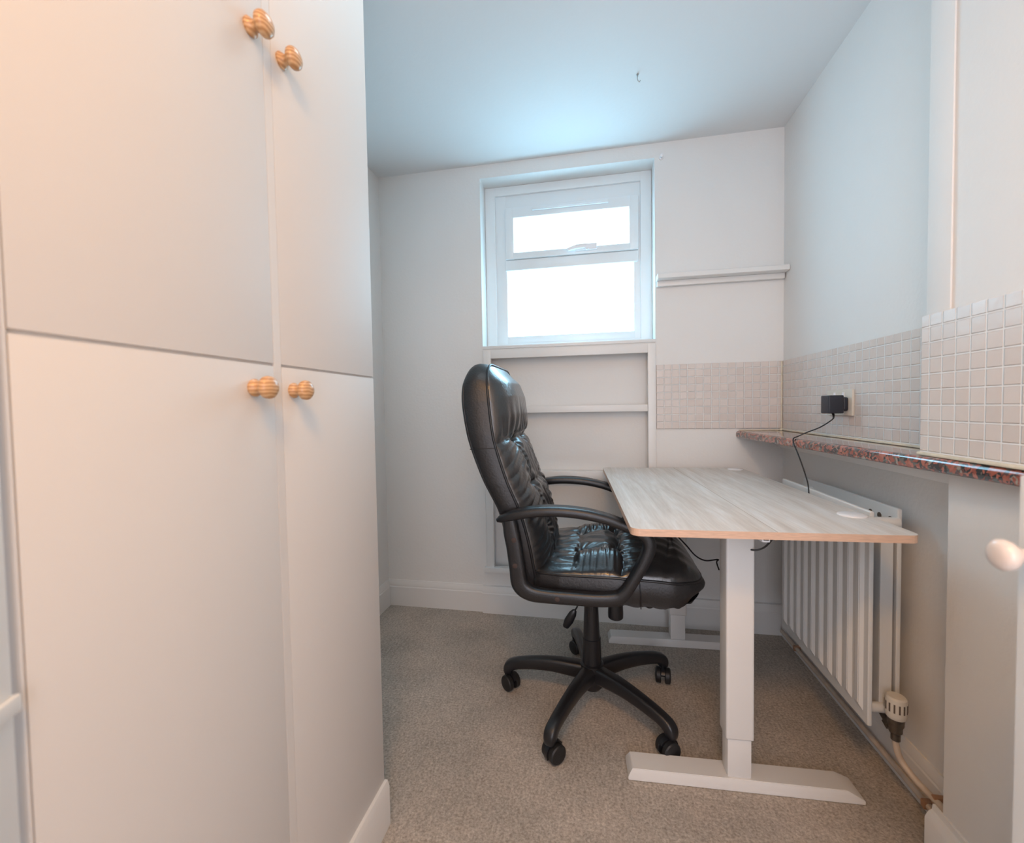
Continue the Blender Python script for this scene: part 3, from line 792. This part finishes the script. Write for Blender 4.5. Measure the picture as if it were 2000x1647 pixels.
for x in xs:
    W = max(.001, seat_w(x)); row = []
    for k in range(NU + 1):
        u = -1 + 2 * k / NU; u = math.copysign(1 - (1 - abs(u)) ** 1.25, u)
        h = seat_h(x, u); row.append(bm.verts.new((x + .12 * h, CY + u * W, seat_seam(x) + h)))
    grid.append(row)
for A, B_ in zip(grid, grid[1:]):
    for k in range(NU): bm.faces.new((A[k], A[k + 1], B_[k + 1], B_[k]))
fc = obj('seat_cushion', bm, M_leath, ch, smooth=80)
md = fc.modifiers.new('sub', 'SUBSURF'); md.levels = 1; md.render_levels = 1
# boxing below the seam
outl = [(x, -seat_w(x)) for x in xs] + [(x, seat_w(x)) for x in xs[::-1]]
bm = BM(); rings = []
def side_pt(x, y, t):
    zs = seat_seam(x); zb = .459 + .0025 * math.sin(x * 95) + .020 * min(1, max(0, (x - .20) / .11)) ** 2
    z = zs + (zb - zs) * t
    nose = min(1, max(0, (x - .20) / .14)) ** 1.5
    c = Vector((.05, 0, 0)); d = Vector((x, y, 0)) - c; l = max(d.length, 1e-4)
    off = .010 * math.sin(PI * min(1, t * 1.15)) * (.5 + nose) - .05 * nose * max(0, t - .35) ** 1.6
    return Vector((x, CY + y, z)) + d / l * off
for t in (0, .08, .2, .35, .5, .65, .8, .92, 1.0):
    rings.append([bm.verts.new(side_pt(x, y, t)) for x, y in outl])
no = len(outl)
for A, B_ in zip(rings, rings[1:]):
    for i in range(no): bm.faces.new((A[i], A[(i + 1) % no], B_[(i + 1) % no], B_[i]))
last = rings[-1]
for i in range(no // 2 - 1): bm.faces.new((last[i], last[i + 1], last[no - 2 - i], last[no - 1 - i]))
obj('seat_base', bm, M_leath_side, ch, smooth=60)
bm = BM(); tube(bm, [(x, CY + y * 1.003, seat_seam(x) + .001) for x, y in outl[::2]], .004, 8, 1)
yy = CY - seat_w(.125)
tube(bm, [(.125, yy - .001, .531), (.127, yy - .0115, .50), (.128, yy - .004, .455)], .0014, 6)
obj('seat_piping', bm, M_pipe_seam, ch, smooth=70)
# scalloped underside cover
bm = BM(); A = []; B_ = []; Cc = []
for i, (x, y) in enumerate(outl):
    wv = .0035 * math.sin(x * 150) + .020 * min(1, max(0, (x - .22) / .12)) ** 2; up_ = .018 * min(1, max(0, (x - .22) / .12)) ** 2
    A.append(bm.verts.new((x * .985, CY + y * .985, .464 + up_))); B_.append(bm.verts.new((x * .97, CY + y * .97, .4565 + wv))); Cc.append(bm.verts.new((x * .7, CY + y * .7, .444)))
for P_, Q in ((A, B_), (B_, Cc)):
    for i in range(no): bm.faces.new((P_[i], P_[(i + 1) % no], Q[(i + 1) % no], Q[i]))
for i in range(no // 2 - 1): bm.faces.new((Cc[i], Cc[i + 1], Cc[no - 2 - i], Cc[no - 1 - i]))
obj('underside_cover', bm, M_plas_m, ch, smooth=60)
# --- arms
for sgn in (-1, 1):
    yc = CY + sgn * .262
    g = bpy.data.objects.new('armrest', None); C.objects.link(g); g.parent = ch; g.location = (0, sgn * .262, .45)
    bm = BM()
    ctrl = [(-.282, .696, .012, .030, -sgn * .012), (-.262, .704, .026, .040, -sgn * .006), (-.215, .719, .029, .050), (-.155, .729, .030, .055), (-.095, .731, .030, .056),
            (-.03, .726, .030, .055), (.03, .714, .029, .052), (.075, .699, .029, .048), (.115, .683, .030, .046), (.143, .664, .034, .046), (.150, .640, .036, .046),
            (.140, .605, .034, .044), (.120, .565, .031, .042), (.100, .530, .031, .040), (.082, .503, .034, .038), (.060, .487, .038, .036),
            (.01, .480, .038, .034), (-.07, .480, .038, .034), (-.14, .481, .039, .034), (-.185, .487, .044, .034), (-.214, .510, .050, .034), (-.222, .56, .048, .034), (-.230, .62, .047, .034), (-.238, .665, .047, .034), (-.243, .700, .040, .034)]
    sweep_xz(bm, ctrl, yc, 6, 24, .62, groove=.16)
    fr = obj('armrest_frame', bm, M_plas, g, smooth=50)
    for bx, bz in ((-.228, .645), (-.226, .570), (-.105, .480)):
        bm = BM(); lathe(bm, (bx, yc + sgn * .0165, bz), (0, sgn, 0), [(0, .0075), (.0015, .007), (.002, .003)], 16)
        obj('bolt_cap', bm, M_brown, g, smooth=40)
# --- mechanism, column
bm = BM(); box(bm, -.12, .13, CY - .09, CY + .09, .405, .436, .006); box(bm, -.235, -.12, CY - .04, CY + .04, .415, .435, .004)
obj('tilt_mechanism', bm, M_plas_m, ch, smooth=40)
bm = BM(); lathe(bm, (.070, CY, .405), (0, 0, -1), [(0, .022), (.03, .024), (.085, .026), (.100, .0255), (.104, .022), (.105, .004)], 28)
obj('tension_knob', bm, M_plas, ch, smooth=35)
bm = BM(); tube(bm, [(CX - .02, CY + .02, .42), (CX - .035, CY + .05, .40), (CX - .042, CY + .06, .345), (CX - .050, CY + .06, .305), (CX - .062, CY + .06, .285)], .003, 8)
lv = obj('height_lever', bm, M_plas, ch, smooth=60)
bm = BM(); rot = Matrix.Translation((CX - .074, CY + .06, .262)) @ Matrix.Rotation(math.radians(28), 4, 'Y')
lathe(bm, (0, 0, -.045), (0, 0, 1), [(0, .008), (.004, .012), (.03, .0165), (.06, .014), (.075, .008), (.078, .003)], 16)
bmesh.ops.transform(bm, matrix=rot @ Matrix.Diagonal((1, .45, 1, 1)), verts=bm.verts[:])
obj('lever_paddle', bm, M_plas, lv, smooth=40)
bm = BM(); lathe(bm, (CX, CY, .425), (0, 0, -1), [(0, .022), (.06, .0235), (.10, .0245), (.165, .0270), (.196, .0290), (.198, .0315), (.30, .0330), (.335, .034)], 32)
obj('gas_column', bm, M_plas, ch, smooth=30)
# --- five star base
bm = BM(); lathe(bm, (CX, CY, .142), (0, 0, -1), [(0, .034), (.004, .040), (.05, .044), (.078, .040), (.082, .032), (.090, .030), (.098, .018)], 32)
obj('base_hub', bm, M_plas, ch, smooth=35)
for k in range(5):
    a = math.radians(31 + 72 * k)
    g = bpy.data.objects.new('base_leg', None); C.objects.link(g); g.parent = ch; g.location = (0, 0, 0); g.rotation_euler = (0, 0, a)
    bm = BM()
    sweep_xz(bm, [(.020, .108, .058, .052), (.07, .111, .054, .046), (.13, .113, .049, .041), (.19, .109, .044, .038), (.245, .101, .040, .036), (.275, .094, .038, .036), (.296, .084, .038, .038), (.303, .070, .036, .036), (.303, .057, .030, .030)], 0, 6, 20, .6)
    obj('leg_beam', bm, M_plas, g, local=True, smooth=50)
    bm = BM(); sw = [.9, .5, -.6, -.4, 1.2][k]
    cst = bpy.data.objects.new('caster', None)
    R_ = .0275; cx, cz = .303, R_ + .0005
    rot = Matrix.Translation((cx, 0, 0)) @ Matrix.Rotation(sw, 4, 'Z')
    for s in (-1, 1):
        lathe(bm, (-.012, s * .007, cz), (0, s, 0), [(0, R_ - .002), (.002, R_), (.015, R_), (.0185, R_ - .003), (.020, R_ - .009), (.021, .004)], 24)
    cyl(bm, (-.012, -.009, cz), (-.012, .009, cz), .006)
    bmesh.ops.transform(bm, matrix=rot, verts=bm.verts[:])
    obj('caster_wheel', bm, M_plas_m, g, local=True, smooth=35)
    bm = BM(); n = 14; ins = []; ous = []
    for s in (-.0065, .0065):
        ins.append([bm.verts.new((-.012 + math.cos(PI * j / n - .5) * (R_ + .004), s, cz + math.sin(PI * j / n - .5 + .0) * (R_ + .004))) for j in range(n + 1)])
        ous.append(bm.verts.new((-.012, s, cz)))
    for j in range(n):
        bm.faces.new((ins[0][j], ins[0][j + 1], ins[1][j + 1], ins[1][j]))
        bm.faces.new((ins[0][j], ous[0], ins[0][j + 1])); bm.faces.new((ins[1][j + 1], ous[1], ins[1][j]))
    cyl(bm, (0, 0, cz), (0, 0, .064), .006, .006, 12)
    bmesh.ops.transform(bm, matrix=rot, verts=bm.verts[:])
    obj('caster_hood', bm, M_plas, g, local=True, smooth=40)

# ------------------------------------------------------------------ small fittings
b = BM(); cyl(b, (.17, 1.63, ZC - .0003), (.17, 1.63, ZC - .006), .004); tube(b, [(.17, 1.63, ZC - .005), (.17, 1.63, ZC - .018), (.176, 1.632, ZC - .026), (.180, 1.634, ZC - .020)], .0016, 8)
o = obj('cup_hook', b, M_chrome, smooth=50); tag(o, 'tiny metal cup hook screwed into the ceiling', 'hook')
b = BM(); lathe(b, (.316, YB - .0003, 2.150), (0, -1, 0), [(0, .009), (.004, .009), (.006, .005), (.014, .004), (.018, .007), (.022, .007), (.024, .003)], 16)
o = obj('wall_peg', b, M_whiteplas, smooth=50); tag(o, 'small white peg on the wall above the top right corner of the window', 'peg')
# ceiling lamp fixture above and behind the camera
lt = thing('ceiling_light', 'round white ceiling light behind the camera', 'lamp', (LAMP.x, LAMP.y, ZC))
b = BM(); lathe(b, (LAMP.x, LAMP.y, ZC - .0005), (0, 0, -1), [(0, .12), (.02, .12), (.024, .02), (.09, .02), (.10, .03)], 24); obj('fitting', b, M_whiteplas, lt, smooth=35)
b = BM(); box(b, LAMP2.x - .15, LAMP2.x + .15, LAMP2.y - .15, LAMP2.y + .15, LAMP2.z + .004, ZC - .0005, .004)
o = obj('ceiling_panel_light', b, M_whiteplas, smooth=35); tag(o, 'square white flush ceiling light above the upper frame edge', 'lamp')
